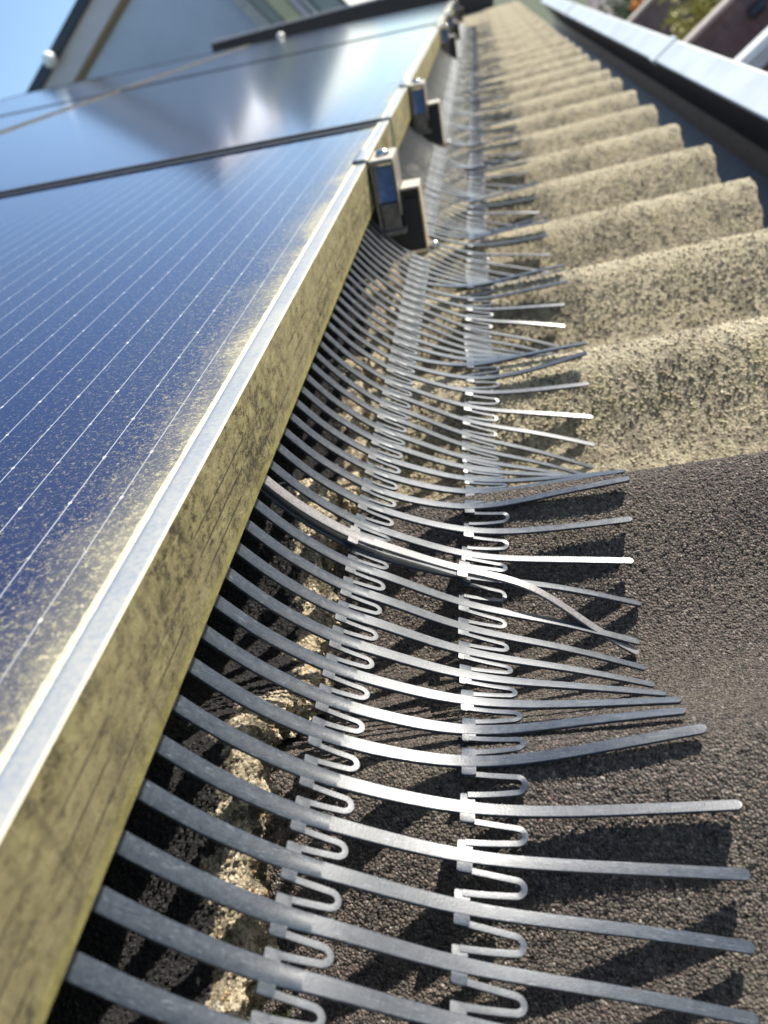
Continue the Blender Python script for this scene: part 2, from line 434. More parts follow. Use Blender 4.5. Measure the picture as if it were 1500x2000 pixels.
MAT = dict(
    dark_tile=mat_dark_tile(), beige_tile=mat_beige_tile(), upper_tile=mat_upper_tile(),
    comb=mat_comb(), comb_glare=plain('sun_glare_plastic', (0.15, 0.142, 0.148), 0.36, 0.0, 900, 0.35, 0.0001), frame=mat_frame(), bead=mat_bead(), frame_clean=plain('clean_black_aluminium', (0.05, 0.055, 0.065), 0.7, 0.0, 60, 0.3, 0.0, 0.15), glass=mat_glass(True),  # sun glare on the stray prong put into a paler copy of the plastic
    alu=plain('dull_clamp_metal', (0.20, 0.18, 0.165), 0.42, 0.25, 300, 0.35, 0.0002),
    alu_top=plain('sunlit_pale_metal', (0.30, 0.275, 0.23), 0.6, 0.0, 300, 0.3, 0.0003),  # pale tone stands in for sun on the upward faces
    black=plain('black_and_shaded_metal', (0.012, 0.013, 0.018), 0.5, 0.0, 80, 0.3),
    blue=plain('blueish_slider_metal', (0.16, 0.28, 0.62), 0.35, 0.0, 120, 0.3),
    rail=plain('weathered_rail_metal', (0.36, 0.29, 0.21), 0.6, 0.1, 260, 0.35, 0.0004),
    bolt=plain('stainless_bolt', (0.45, 0.46, 0.46), 0.15, 1.0, 90, 0.1),
    white_gutter=plain('white_coated_rim', (0.50, 0.53, 0.53), 0.42, 0.0, 9, 0.14),
    gutter_in=plain('dark_gutter_coating', (0.035, 0.033, 0.036), 0.5, 0.0, 30, 0.4, 0.002),
    debris=plain('wet_gutter_debris', (0.04, 0.035, 0.03), 0.6, 0.0, 200, 0.5, 0.002),
    brick=plain('brown_wall', (0.22, 0.14, 0.10), 0.9, 0.0, 20, 0.3),
    wall_blue=plain('grey_blue_render', (0.42, 0.47, 0.56), 0.7, 0.0, 1.2, 0.15),
    fascia=plain('grey_purple_fascia', (0.52, 0.48, 0.50), 0.7, 0.0, 1.5, 0.1),
    trim_brown=plain('brown_trim', (0.20, 0.13, 0.06), 0.7),
    trim_dark=plain('dark_blue_verge', (0.02, 0.03, 0.045), 0.5),
    white=plain('white_paint', (0.80, 0.80, 0.77), 0.5, 0.0, 5, 0.04),
    cream=plain('cream_panel', (0.55, 0.52, 0.33), 0.7, 0.0, 5, 0.1),
    grey_panel=plain('grey_green_panel', (0.34, 0.38, 0.35), 0.6, 0.0, 5, 0.1),
    fence=plain('purple_brown_boards', (0.155, 0.115, 0.12), 0.8, 0.0, 9, 0.3),
    fence_cap=plain('pale_timber_cap', (0.50, 0.43, 0.38), 0.8, 0.0, 20, 0.15),
    fence_blue=plain('blue_grey_rail', (0.42, 0.50, 0.56), 0.5, 0.0, 10, 0.1),
    soil=plain('lawn_and_soil', (0.07, 0.085, 0.035), 0.95, 0.0, 3, 0.4),
    paving=plain('brown_paving', (0.13, 0.10, 0.09), 0.9, 0.0, 6, 0.3),
    leaf_y=plain('yellow_green_leaves', (0.30, 0.27, 0.05), 0.7, 0.0, 3, 0.5),
    leaf_g=plain('dark_green_leaves', (0.035, 0.06, 0.02), 0.7, 0.0, 3, 0.6),
    leaf_o=plain('orange_leaves', (0.55, 0.20, 0.03), 0.7, 0.0, 30, 0.3),
    bark=plain('bark', (0.08, 0.06, 0.04), 0.9),
    moss=plain('green_moss', (0.09, 0.10, 0.02), 0.95, 0.0, 500, 0.6, 0.002),
)

# ------------------------------------------------------------------ roof tiles
P = 0.15
YC = 0.76306
ZC = -0.1045
TT = 0.06
DEPTH = 0.047
XE = 0.33
def wave(Y):
    u = 0.5 * (1 - np.cos(2 * np.pi * (np.asarray(Y, float) - YC) / P))
    return -DEPTH * np.power(np.clip(u, 1e-5, 1), 0.80)
def roofz(X, Y):
    return ZC + TT * np.asarray(X) + wave(Y)
def tiletop(X, Y):
    return float(roofz(X, Y)) + 0.0015 + 0.0035 * (((Y - YC + 3 * P) / (2 * P)) % 1.0)

def tile_mesh(name, y0, y1, x0, x1, res, mat, label, group, lift=0.0, thick=0.013, far_lift=0.0035, wear=0.0):
    nx = max(8, int((x1 - x0) / res)); ny = max(16, int((y1 - y0) / res))
    xs = np.linspace(x0, x1, nx); ys = np.linspace(y0, y1, ny)
    X, Y = np.meshgrid(xs, ys, indexing='ij')
    fr = (Y - y0) / (y1 - y0)
    Z = roofz(X, Y) + lift + far_lift * fr
    # worn, slightly rounded lower edge
    e = np.clip((X - (x1 - 0.006)) / 0.006, 0, 1)
    Z = Z - 0.0035 * e ** 2.2
    ex = np.clip((Y - (y1 - 0.005)) / 0.005, 0, 1)
    Z = Z - 0.002 * ex ** 2
    if wear:
        Xj = X + e * wear * (np.sin(Y * 420 + 1.3) * 0.4 + np.sin(Y * 173) * 0.6 + np.sin(Y * 911) * 0.25)
    else:
        Xj = X + e * 0.0008 * np.sin(Y * 310)
    top = np.stack([Xj, Y, Z], -1)
    V = [top.reshape(-1, 3)]
    idx = np.arange(nx * ny).reshape(nx, ny)
    F = [np.stack([idx[:-1, :-1], idx[1:, :-1], idx[1:, 1:], idx[:-1, 1:]], -1).reshape(-1, 4)]
    base = nx * ny
    k = max(3, int(thick / max(res, 0.0008)))
    def skirt(edge_pts, edge_idx, flip, inset):
        nonlocal base
        n = len(edge_pts)
        prev = edge_idx
        for j in range(1, k + 1):
            p = edge_pts.copy(); f = j / k
            p[:, 2] -= thick * f
            if wear:
                p[:, 0] += inset[0] * (0.0013 * np.sin(p[:, 1] * 350 + f * 5.1) + 0.0010 * np.sin(p[:, 1] * 830 - f * 6.7) + 0.0006 * np.sin(p[:, 1] * 1900 + f * 17))
            p += np.array(inset) * 0.0006 * math.sin(f * 3.1)
            V.append(p)
            cur = base + np.arange(n); base += n
            q = np.stack([prev[:-1], cur[:-1], cur[1:], prev[1:]], -1)
            F.append(q if not flip else q[:, ::-1])
            prev = cur
    skirt(top[-1].copy(), idx[-1], False, (1, 0, 0))
    skirt(top[:, -1].copy(), idx[:, -1], True, (0, 1, 0))
    skirt(top[0].copy(), idx[0], True, (-1, 0, 0))
    skirt(top[:, 0].copy(), idx[:, 0], False, (0, -1, 0))
    V = np.concatenate(V); F = np.concatenate(F)
    loc = np.array([x1 if wear else 0.0, y0, ZC + lift])
    o = mesh(name, V - loc, F, mat, None, loc=tuple(loc), smooth=True)
    tag(o, label, 'roof tile', group)
    return o

ORD = ['first', 'second', 'third', 'fourth', 'fifth', 'sixth', 'seventh', 'eighth', 'ninth', 'tenth', 'eleventh', 'twelfth',
       'thirteenth', 'fourteenth', 'fifteenth', 'sixteenth', 'seventeenth', 'eighteenth', 'nineteenth', 'twentieth']
YD = YC - 3 * P                      # far edge of the dark tile
G1 = 'double wave roof tiles of the eaves course'
tile_mesh('roof_tile', YD - 2 * P - 0.004, YD + 0.006, -0.02, XE, 0.00062, MAT['dark_tile'],
          'dark grey brown granular roof tile in the foreground, the only clean dark one', G1, lift=0.0015)
for k in range(16):
    y0 = YD + 2 * P * k - 0.004
    res = 0.0008 if k == 0 else (0.0012 if k == 1 else (0.002 if k < 4 else 0.005))
    if y0 > 5.1: break
    dz = float(rng.uniform(-0.0008, 0.0008)) if k else 0
    lab = ('pale beige weathered roof tile beside the gutter, directly beyond the dark tile' if k == 0 else
           'beige weathered roof tile beside the gutter, %s tile beyond the dark one' % ORD[k])
    tile_mesh('roof_tile', y0, y0 + 2 * P + 0.010, -0.02, XE + float(rng.uniform(-0.002, 0.002)), res, MAT['beige_tile'], lab, G1, lift=dz)
G2 = 'roof tiles of the course tucked under the panels'
for k in range(-1, 16):
    y0 = YD + 2 * P * k - 0.004
    res = 0.00062 if k < 0 else (0.0009 if k < 2 else (0.002 if k < 4 else 0.006))
    if y0 > 5.1: break
    lab = ('upper roof tile with broken pale nose lit behind the nearest comb prongs' if k == -1 else
           'upper roof tile with pale worn nose behind the comb, %s beyond the nearest one' % ORD[k])
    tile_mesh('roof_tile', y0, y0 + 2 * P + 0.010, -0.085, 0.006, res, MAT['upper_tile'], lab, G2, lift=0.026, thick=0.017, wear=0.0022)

# the rest of the roof, hidden by the panels: one sheet of battens and tiles
def roof_sheet():
    ys = np.arange(-1.0, 5.16, 0.015); xs = np.array([-2.6, -1.2, -0.07])
    X, Y = np.meshgrid(xs, ys, indexing='ij')
    Z = -0.098 + wave(Y) * 0.9
    idx = np.arange(X.size).reshape(X.shape)
    F = np.stack([idx[:-1, :-1], idx[1:, :-1], idx[1:, 1:], idx[:-1, 1:]], -1).reshape(-1, 4)
    t = NT('roof_tiles_under_panels')
    c = t.ramp(t.noise(40, 4), [(0.3, (0.10, 0.09, 0.08)), (0.7, (0.30, 0.26, 0.19))])
    o = mesh('roof', np.stack([X, Y, Z], -1), F, t.set(color=c, rough=0.9), smooth=True)
    tag(o, kind='structure')
    # ridge side and eaves wall
    b = MB(); b.prism_y([(-2.6, -0.10), (0.20, -0.17), (0.20, -0.19), (-2.6, -0.14)], -1.0, 5.16)
    o2 = b.build('roof_deck', MAT['black']); tag(o2, kind='structure')
roof_sheet()

# ------------------------------------------------------------------ comb strips (bird guard)
SP = 0.0146
Y0T = 0.159
BASE = np.array([(-0.016, -0.0235), (-0.010, -0.0335), (-0.004, -0.0425), (0.0045, -0.0540), (0.0133, -0.0637), (0.0278, -0.0763), (0.0420, -0.0848)])

def catmull(Pt, n):
    """natural cubic spline through the points, parameter = chord length"""
    Pt = np.asarray(Pt, float)
    t = np.r_[0, np.cumsum(np.sqrt(np.linalg.norm(np.diff(Pt, axis=0), axis=1)))]
    m = len(t); h = np.diff(t)
    A = np.zeros((m, m)); B = np.zeros((m, Pt.shape[1]))
    A[0, 0] = A[-1, -1] = 1
    for k in range(1, m - 1):
        A[k, k - 1] = h[k - 1]; A[k, k] = 2 * (h[k - 1] + h[k]); A[k, k + 1] = h[k]
        B[k] = 6 * ((Pt[k + 1] - Pt[k]) / h[k] - (Pt[k] - Pt[k - 1]) / h[k - 1])
    D = np.linalg.solve(A, B)
    u = np.linspace(0, t[-1], n * (m - 1) + 1)
    k = np.clip(np.searchsorted(t, u, 'right') - 1, 0, m - 2)
    a = (t[k + 1] - u) / h[k]; b = (u - t[k]) / h[k]
    a = a[:, None]; b = b[:, None]; hh = h[k][:, None]
    return a * Pt[k] + b * Pt[k + 1] + ((a ** 3 - a) * D[k] + (b ** 3 - b) * D[k + 1]) * hh ** 2 / 6

TIPX = {-1: 0.1555, 0: 0.1497, 1: 0.1462, -2: 0.1548, -3: 0.1530, -4: 0.1505}
DYT = {0: 0.0045, 1: 0.0012, 10: 0.0015, 11: -0.0035, 9: 0.0, 8: 0.001, -1: -0.0005, 20: 0.004, 21: -0.002}

def tine_curve(i, special=None, step=0.0012):
    r = random.Random(i * 77 + 5)
    Y = Y0T + i * SP + r.uniform(-0.0003, 0.0003)
    w = float(wave(Y)) / -DEPTH                    # 0 on a crest, 1 in a valley
    near = -8 <= i <= 11
    yt = Y + DYT.get(i, 0.0 if near else r.uniform(-0.0013, 0.0013))
    xt = TIPX.get(i, 0.1500 - 0.0062 * w + (0 if near else r.uniform(-0.0018, 0.0018)))
    j2 = 0 if near else r.uniform(-0.0008, 0.0008)
    z2 = -0.0958 - 0.0082 * w + 0.3 * j2
    x2 = 0.0752 - 0.0036 * w
    zt = tiletop(xt, yt) + 0.0026 + (0.0012 if near else r.uniform(0.0006, 0.0028))
    xm = (x2 + xt) * 0.5
    zm = 0.5 * (z2 + zt) - 0.0035 * (1 - w) + 0.001 * w
    zm = max(zm, tiletop(xm, Y) + 0.0030)
    z2 = max(z2, tiletop(x2, Y) + 0.0030)
    dz1 = -0.0012 * w
    pts = [(a, Y, b + dz1 * np.clip((a + 0.01) / 0.04, 0, 1) + j2 * np.clip((a + 0.01) / 0.06, 0, 1)) for a, b in BASE]
    pts += [(x2, Y, z2), (xm, Y + 0.25 * (yt - Y), zm), (xt, yt, zt)]
    if special == 'loose':                          # the stray last prong that lies across its neighbours
        pts = [(a, Y, b + 0.0030) for a, b in BASE]
        pts += [(0.0700, Y - 0.001, -0.0955), (0.1000, Y - 0.0065, -0.1050), (0.1250, Y - 0.0135, -0.1240), (0.1430, Y - 0.0185, max(-0.1400, tiletop(0.143, Y - 0.0185) + 0.002))]
    if special == 'under':
        pts = [(a, Y - 0.0012, b - 0.0022) for a, b in BASE]
        pts += [(0.0715, Y, -0.1010), (0.108, Y + 0.002, -0.1125), (0.1475, Y + 0.0015, tiletop(0.1475, Y) + 0.003)]
    C = catmull(pts, 10)
    d = np.r_[0, np.cumsum(np.linalg.norm(np.diff(C, axis=0), axis=1))]
    n = max(12, int(d[-1] / step))
    s = np.linspace(0, d[-1], n)
    Q = np.stack([np.interp(s, d, C[:, k]) for k in range(3)], -1)
    ker = np.hanning(13); ker /= ker.sum()
    for k in (0, 2):
        pad = np.r_[2 * Q[0, k] - Q[6:0:-1, k], Q[:, k], 2 * Q[-1, k] - Q[-2:-8:-1, k]]
        Q[:, k] = np.convolve(pad, ker, 'valid')
    # arc lengths of the two rows of links
    s1 = np.interp(0.0262, Q[:, 0], s); s2 = np.interp(x2 - 0.0020, Q[:, 0], s)
    # how far the prong is twisted toward the slope it lies on
    dw = float((wave(Y + 0.002) - wave(Y - 0.002)) / 0.004)
    tw = math.atan(dw) * (0.38 if near else r.uniform(0.15, 0.45)) + (r.uniform(-0.04, 0.04))
    if i in (-1,): tw = 0.02
    if i in (8, 9): tw = 0.16
    if special == 'loose': tw = 0.32
    if special == 'under': tw = -0.1
    return dict(s=s, Q=Q, s1=float(s1), s2=float(s2), tw=tw, Y=Y, i=i, L=d[-1])

def frames(T, s):
    Q = np.stack([np.interp(s, T['s'], T['Q'][:, k]) for k in range(3)], -1)
    e = 0.001
    A = np.stack([np.interp(np.clip(s - e, 0, T['L']), T['s'], T['Q'][:, k]) for k in range(3)], -1)
    B = np.stack([np.interp(np.clip(s + e, 0, T['L']), T['s'], T['Q'][:, k]) for k in range(3)], -1)
    t = B - A; t /= np.linalg.norm(t, axis=1)[:, None]
    y = np.array([0, 1.0, 0])
    side = y - (t @ y)[:, None] * t; side /= np.linalg.norm(side, axis=1)[:, None]
    nrm = np.cross(t, side)
    if nrm[len(nrm) // 2, 2] < 0: nrm = -nrm
    a = T['tw'] * np.clip((s - T['s2'] + 0.012) / (T['L'] - T['s2'] + 0.012), 0, 1)
    ca, sa = np.cos(a)[:, None], np.sin(a)[:, None]
    return Q, side * ca + nrm * sa, nrm * ca - side * sa

SEC = [(-0.5, -0.5), (0.5, -0.5), (0.5, 0.36), (0.45, 0.5), (0.0, 0.53), (-0.45, 0.5), (-0.5, 0.36)]
def sweep(mb, Q, U, N, W, th, closed_ends=True):
    n = len(Q); m = len(SEC)
    V = []
    for k in range(n):
        for (a, b) in SEC:
            V.append(Q[k] + U[k] * (a * W[k]) + N[k] * (b * th[k]))
    F = []
    for k in range(n - 1):
        for j in range(m):
            F.append((k * m + j, k * m + (j + 1) % m, (k + 1) * m + (j + 1) % m, (k + 1) * m + j))
    F.append(tuple(range(m - 1, -1, -1))); F.append(tuple(range((n - 1) * m, n * m)))
    mb.add(V, F)

def tine_mesh(T, origin, parent, coarse=1, label=None, cut=None):
    s = T['s'][::coarse]
    if s[-1] != T['s'][-1]: s = np.append(s, T['s'][-1])
    if cut is not None:
        s = s[np.interp(s, T['s'], T['Q'][:, 0]) > cut]
    tipr = 0.0016
    s = np.sort(np.r_[s, T['L'] - tipr * np.array([0.9, 0.6, 0.3, 0.1])])
    s = s[np.r_[True, np.diff(s) > 1e-6]]
    Q, U, N = frames(T, s)
    W = np.interp(s, [0, T['s1'], T['s1'] + 0.008, T['s2'], T['s2'] + 0.012, T['L']], [0.0060, 0.0057, 0.0051, 0.0044, 0.0040, 0.0034])
    e = np.clip((s - (T['L'] - tipr)) / tipr, 0, 1)
    W = W * np.sqrt(np.clip(1 - e ** 2, 0.03, 1))
    th = np.interp(s, [0, T['s2'], T['L']], [0.0011, 0.0012, 0.0010])
    mb = MB()
    sweep(mb, Q - origin, U, N, W, th)
    # the little crossbar plates where the link rows meet the prong
    for sc, hw in ((T['s1'], 0.0055), (T['s2'], 0.0050)):
        ss = sc + np.array([0.0, 0.0006, 0.0023, 0.0040, 0.0046])
        if cut is not None and np.interp(sc, T['s'], T['Q'][:, 0]) < cut: continue
        q, u, nn = frames(T, ss)
        ww = np.array([0.94, 1, 1, 1, 0.94]) * 2 * hw
        sweep(mb, q - origin - nn * 0.00004, u, nn, ww, np.full(5, 0.0010))
    o = mesh('tine', mb.V, mb.F, MAT['comb_glare'] if label else MAT['comb'], parent, smooth=True, angle=32)
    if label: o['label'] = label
    return o

def link_mesh(TA, TB, row, origin, tine, coarse=1):
    """hairpin joining prong A (near) to prong B (far)"""
    key = 's1' if row == 1 else 's2'
    ln = 0.0168 if row == 1 else 0.0198
    off = 0.00445 if row == 1 else 0.0040
    rr = 0.0022
    g = SP
    path = []
    m = 14 if coarse == 1 else 6
    for k in range(m):
        f = k / (m - 1)
        path.append((0.0023 + (ln - rr - 0.0023) * f, off + (g / 2 - rr - off) * f ** 1.15))
    for k in range(1, 10):
        a = -math.pi / 2 + math.pi * k / 10
        path.append((ln - rr + rr * math.cos(a) * 1.25, g / 2 + rr * math.sin(a)))
    for k in range(m):
        f = 1 - k / (m - 1)
        path.append((0.0023 + (ln - rr - 0.0023) * f, g - off - (g / 2 - rr - off) * f ** 1.15))
    path = np.array(path)
    sa = TA[key] + path[:, 0]; sb = TB[key] + path[:, 0]
    qa, ua, na = frames(TA, sa); qb, ub, nb = frames(TB, sb)
    t = (path[:, 1] / g)[:, None]
    Q = qa * (1 - t) + qb * t
    N = na * (1 - t) + nb * t; N /= np.linalg.norm(N, axis=1)[:, None]
    D = np.gradient(Q, axis=0); D /= np.linalg.norm(D, axis=1)[:, None]
    U = np.cross(N, D); U /= np.linalg.norm(U, axis=1)[:, None]
    mb = MB()
    n = len(Q)
    sweep(mb, Q - origin - N * 0.00016, U, N, np.full(n, 0.0020), np.full(n, 0.0009))
    return mesh('hairpin_link', mb.V, mb.F, MAT['comb'], tine, smooth=True, angle=32)

RAILS = [0.680, 1.175, 2.42, 3.07, 4.12]
def in_rail(Y):
    return any(a - 0.004 < Y < a + 0.046 for a in RAILS)

def comb_strip(i0, i1, label, first=None):
    o = Vector((0.0, Y0T + i0 * SP, -0.04))
    root = thing('bird_guard_comb', label, 'bird guard', tuple(o), 'bird guard comb strips along the panel edge')
    Ts = []
    for i in range(i0, i1 + 1):
        sp = None
        if i0 == 7 and i == 7: sp = 'loose'
        if i1 == 7 and i == 7: sp = 'under'
        Ts.append(tine_curve(i, sp))
    coarse = 1 if i0 < 60 else 4
    lab = None
    prev = None
    for T in Ts:
        cut = 0.0385 if in_rail(T['Y']) else None
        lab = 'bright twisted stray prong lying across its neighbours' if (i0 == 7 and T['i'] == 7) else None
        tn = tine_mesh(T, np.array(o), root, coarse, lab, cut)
        if prev is not None:
            for row in (1, 2):
                if row == 1 and (in_rail(T['Y']) or in_rail(prev['Y'])): continue
                link_mesh(prev, T, row, np.array(o), tn, coarse)
        prev = T
comb_strip(-14, 7, 'nearest dark plastic comb strip, its prongs fanning over the dark roof tile')
comb_strip(7, 39, 'second dark comb strip from the camera, starting with a bright stray prong')
names = ['third comb strip from the camera, running between the first and second bracket',
         'fourth comb strip from the camera, beginning just beyond the second bracket',
         'fifth comb strip from the camera, out of focus past the second bracket',
         'sixth comb strip from the camera, hazy blue and out of focus',
         'seventh comb strip from the camera, beside the small far brackets',
         'farthest comb strip at the end of the panel row']
for k, nm in enumerate(names):
    comb_strip(40 + 37 * k, 40 + 37 * k + 36, nm)

# ------------------------------------------------------------------ solar panels
Y1 = 0.91935; WP = 1.76841; GAP = 0.022; HF = 0.036; LIP = 0.0105; HROW = 1.05296
def panel(xa, xb, ya, yb, label):
    """xa lower edge (down the slope), xb upper edge"""
    root = thing('solar_panel', label, 'solar panel', (xa, ya, -HF), 'solar panels on the roof')
    L = yb - ya; H = xa - xb
    mb = MB()
    # lower edge profile (x,z) relative to the panel, top at HF
    b = 0.0007
    T = HF
    prof = [(0, 0), (0, T - b), (-b * 0.3, T - b * 0.3), (-b, T), (-LIP + b, T), (-LIP, T - b * 0.6), (-LIP, T - 0.0016), (-0.0022, T - 0.0016), (-0.0022, 0.0016), (-0.028, 0.0016), (-0.028, 0)]
    mb.prism_y(prof[::-1], 0, L)
    prof2 = [(-H, 0), (-H, T), (-H + LIP, T), (-H + LIP, T - 0.0016), (-H + 0.0022, T - 0.0016), (-H + 0.0022, 0)]
    mb.prism_y(prof2, 0, L)
    for (a, c) in ((0, LIP), (L - LIP, L)):
        mb.box((-H + LIP, a, T - 0.0016), (-LIP, c, T - 0.00012))
    for (a, c) in ((0.0001, 0.0022), (L - 0.0022, L - 0.0001)):
        mb.box((-H + 0.0022, a, 0.0002), (-0.0022, c, T - 0.0016))
    mb.build('frame', MAT['frame'] if xa > -0.5 else MAT['frame_clean'], root, smooth=True, angle=25)
    # glass sheet
    zt = T - 0.0014
    g = MB(); g.box((-H + 0.004, 0.004, zt - 0.004), (-0.004, L - 0.004, zt - 0.0004))
    gl = g.build('glass', MAT['glass'], root)
    if xa < -0.5: return root
    # pale dirt packed into the corner between glass and lip
    n = int(L / (0.004 if ya < 0 else 0.02))
    yy = np.linspace(0.004, L - 0.004, n)
    V = []; F = []
    r = np.random.default_rng(int(abs(ya) * 100) + 3)
    wv = 0.0014 + 0.0013 * np.convolve(r.random(n + 8), np.ones(9) / 9, 'valid')[:n] + 0.0005 * r.random(n)
    for k in range(n):
        V += [(-LIP + 0.0020 + 0.2 * (wv[k] - 0.003), yy[k], T + 0.00005), (-LIP + 0.0002, yy[k], T + 0.0004), (-LIP - wv[k], yy[k], zt - 0.0003)]
        if k:
            for j in range(2):
                a = (k - 1) * 3 + j
                F.append((a, a + 3, a + 4, a + 1))
    mesh('dirt_seam', V, F, MAT['bead'], root, smooth=True)
    return root
panel(0, -HROW + 0.02, Y1 - WP, Y1 - GAP, 'nearest solar panel, deep blue cells, lichened edge frame beside the camera')
panel(0, -HROW + 0.02, Y1, Y1 + WP - GAP, 'middle panel of the lower row, mirroring sky and the grey building')
panel(0, -HROW + 0.02, Y1 + WP, Y1 + 2 * WP - GAP, 'farthest panel of the lower row, ending before the shaded kerb')
X2 = -HROW - 0.002
panel(X2, -2.33, Y1 - WP, Y1 - GAP, 'nearest panel of the upper row, at the left edge')
panel(X2, -2.33, Y1, Y1 + WP - GAP, 'middle panel of the upper row, reflecting pale blue sky')
panel(X2, -2.33, Y1 + WP, Y1 + 2 * WP - GAP, 'farthest panel of the upper row, under the building wall')

# mounting rails running up the slope, their sawn ends showing below the frame
RAILNAME = ['first', 'second', 'third', 'fourth', 'fifth']
for k, ry in enumerate(RAILS):
    o = (0.0375, ry, -0.082)
    root = thing('mounting_rail', 'tan metal rail end under the %s bracket from the camera' % RAILNAME[k], 'rail', o, 'mounting rails under the panels')
    mb = MB()
    t_ = 0.0022
    mb.box((-2.3, 0.0175, 0.0), (0, 0.0175 + t_, 0.0445))           # side facing the camera
    mb.box((-2.3, 0.036, 0.0), (0, 0.036 + t_, 0.0445))
    mb.box((-2.3, 0.0175 + t_, 0.0005), (0, 0.036, 0.003))
    mb.box((-2.3, 0.0177 + t_, 0.0405), (-0.001, 0.0358, 0.0443))
    mb.build('profile', MAT['black'], root, bevel=0.0004)  # sides painted black to stand for their shade
    cp = MB(); cp.box((-0.0005, 0.0170, -0.001), (0.0012, 0.0395, 0.0530)); cp.build('end_cap', MAT['rail'], root, bevel=0.0004)
    tp = MB(); tp.box((-0.0145, 0.010, 0.0532), (0.0014, 0.040, 0.0555)); tp.build('top_lip', MAT['alu_top'], root, bevel=0.0006)
    wb = MB(); wb.box((-0.0143, 0.0195, 0.0446), (-0.0010, 0.0365, 0.0530)); wb.build('web', MAT['black'], root)
    bt = MB(); bt.lathe((0.006, 0.030, -0.004), [(0.0, 0), (0.0052, 0), (0.0052, 0.003), (0.004, 0.0055), (0.002, 0.0068), (0.0004, 0.007)], 20)
    bt.build('bolt', MAT['bolt'], root, smooth=True, angle=40)

for k, ry in enumerate(RAILS):
    o = (0.0, ry, -0.036)
    root = thing('end_clamp', '%s grey end clamp from the camera, hooked over the panel frame' % RAILNAME[k], 'clamp', o, 'end clamps on the lower panel edge')
    D = 0.046
    mb = MB()
    z0, z1 = -0.026, 0.0335
    w = 0.0020
    x0, x1 = 0.0016, 0.0222
    mb.box((x0, 0, z0), (x0 + w, D, z1 - 0.0006))                 # wall on the frame
    mb.box((x1 - w, 0, z0 + 0.016), (x1, D, z1 - 0.0006))         # outer wall
    mb.box((x0, -0.0004, z1 - 0.0005), (x1, D, z1 + 0.0022))      # top plate
    mb.box((x0 + w, 0.002, z0), (x1 + 0.0012, D, z0 + 0.003))     # foot
    mb.build('bracket', MAT['alu'], root, bevel=0.0005)
    tp = MB(); tp.box((x0 + 0.0005, 0.0004, z1 + 0.0023), (x1 - 0.0004, D - 0.0006, z1 + 0.0028)); tp.build('top_plate', MAT['alu_top'], root)
    hk = MB()
    hk.prism_y([(-0.0120, 0.0362), (-0.0112, 0.0386), (-0.0090, 0.0392), (0.0000, 0.0388), (0.0016, 0.0376), (0.0016, 0.0361)], 0.0, D)
    hk.build('hook', MAT['frame'], root, smooth=True, angle=40)
    sl_ = MB()
    sl_.box((x0 + w + 0.001, 0.013, z1 - 0.034), (x1 - w - 0.001, 0.016, z1 - 0.0045))
    sl_.build('slider', MAT['blue'], root, bevel=0.0006)
    sh = MB(); sh.box((x0 + w + 0.0008, 0.008, z0 + 0.0032), (x1 - w - 0.0005, 0.012, z1 - 0.0345)); sh.build('shank', MAT['alu'], root, bevel=0.0008)
    bt = MB()
    bt.lathe((0.0118, 0.020, z1 + 0.0028), [(0.0, 0), (0.0058, 0), (0.0060, 0.0014), (0.0050, 0.0034), (0.0028, 0.0046), (0.0012, 0.0049), (0.0003, 0.0049)], 24)
    bt.build('bolt_head', MAT['bolt'], root, smooth=True, angle=50)

# ------------------------------------------------------------------ gutter (world frame: horizontal floor and rim)
def gutter():
    root = thing('box_gutter', 'dark box gutter with a broad white outer rim beyond the tiles', 'gutter', (0.17, 0, LIFT - 0.52), world_space=True)
    ya, yb = -0.6, 5.35
    zr = -0.376 + 0.52
    xi, xo = 0.2997 - 0.17, 0.352 - 0.17
    mb = MB()
    mb.prism_y([(-0.005, 0.0), (xi + 0.004, 0.0), (xi + 0.004, zr - 0.003), (xi, zr - 0.003), (xi, 0.030), (xi - 0.025, 0.006), (0.0, 0.006), (0.0, 0.17), (-0.005, 0.17)], ya, yb)
    mb.build('trough', MAT['gutter_in'], root, smooth=True, angle=30)
    rm = MB()
    b = 0.004
    rm.prism_y([(xi - 0.001, zr - 0.004), (xo + 0.002, zr - 0.02), (xo + 0.002, zr - b), (xo + 0.002 - b, zr), (xi - 0.001 + b * .5, zr), (xi - 0.001, zr - b * .5)], ya, yb)
    rm.prism_y([(xi + 0.0045, 0.0), (xo, 0.0), (xo, zr - 0.021), (xi + 0.0045, zr - 0.008)], ya, yb)
    rm.build('rim', MAT['white_gutter'], root, smooth=True, angle=30)
    for jy in (1.95, 3.9):
        jc = MB(); jc.prism_y([(xi - 0.003, zr - 0.012), (xi - 0.0015, zr - 0.012), (xi - 0.0015, zr + 0.0008), (xo + 0.003, zr + 0.0008), (xo + 0.003, zr - 0.018), (xo + 0.0045, zr - 0.018), (xo + 0.0045, zr + 0.0022), (xi - 0.003, zr + 0.0022)], jy, jy + 0.05)
        jc.build('joint_cover', MAT['white_gutter'], root)
    return root
gutter()
dr = random.Random(3)
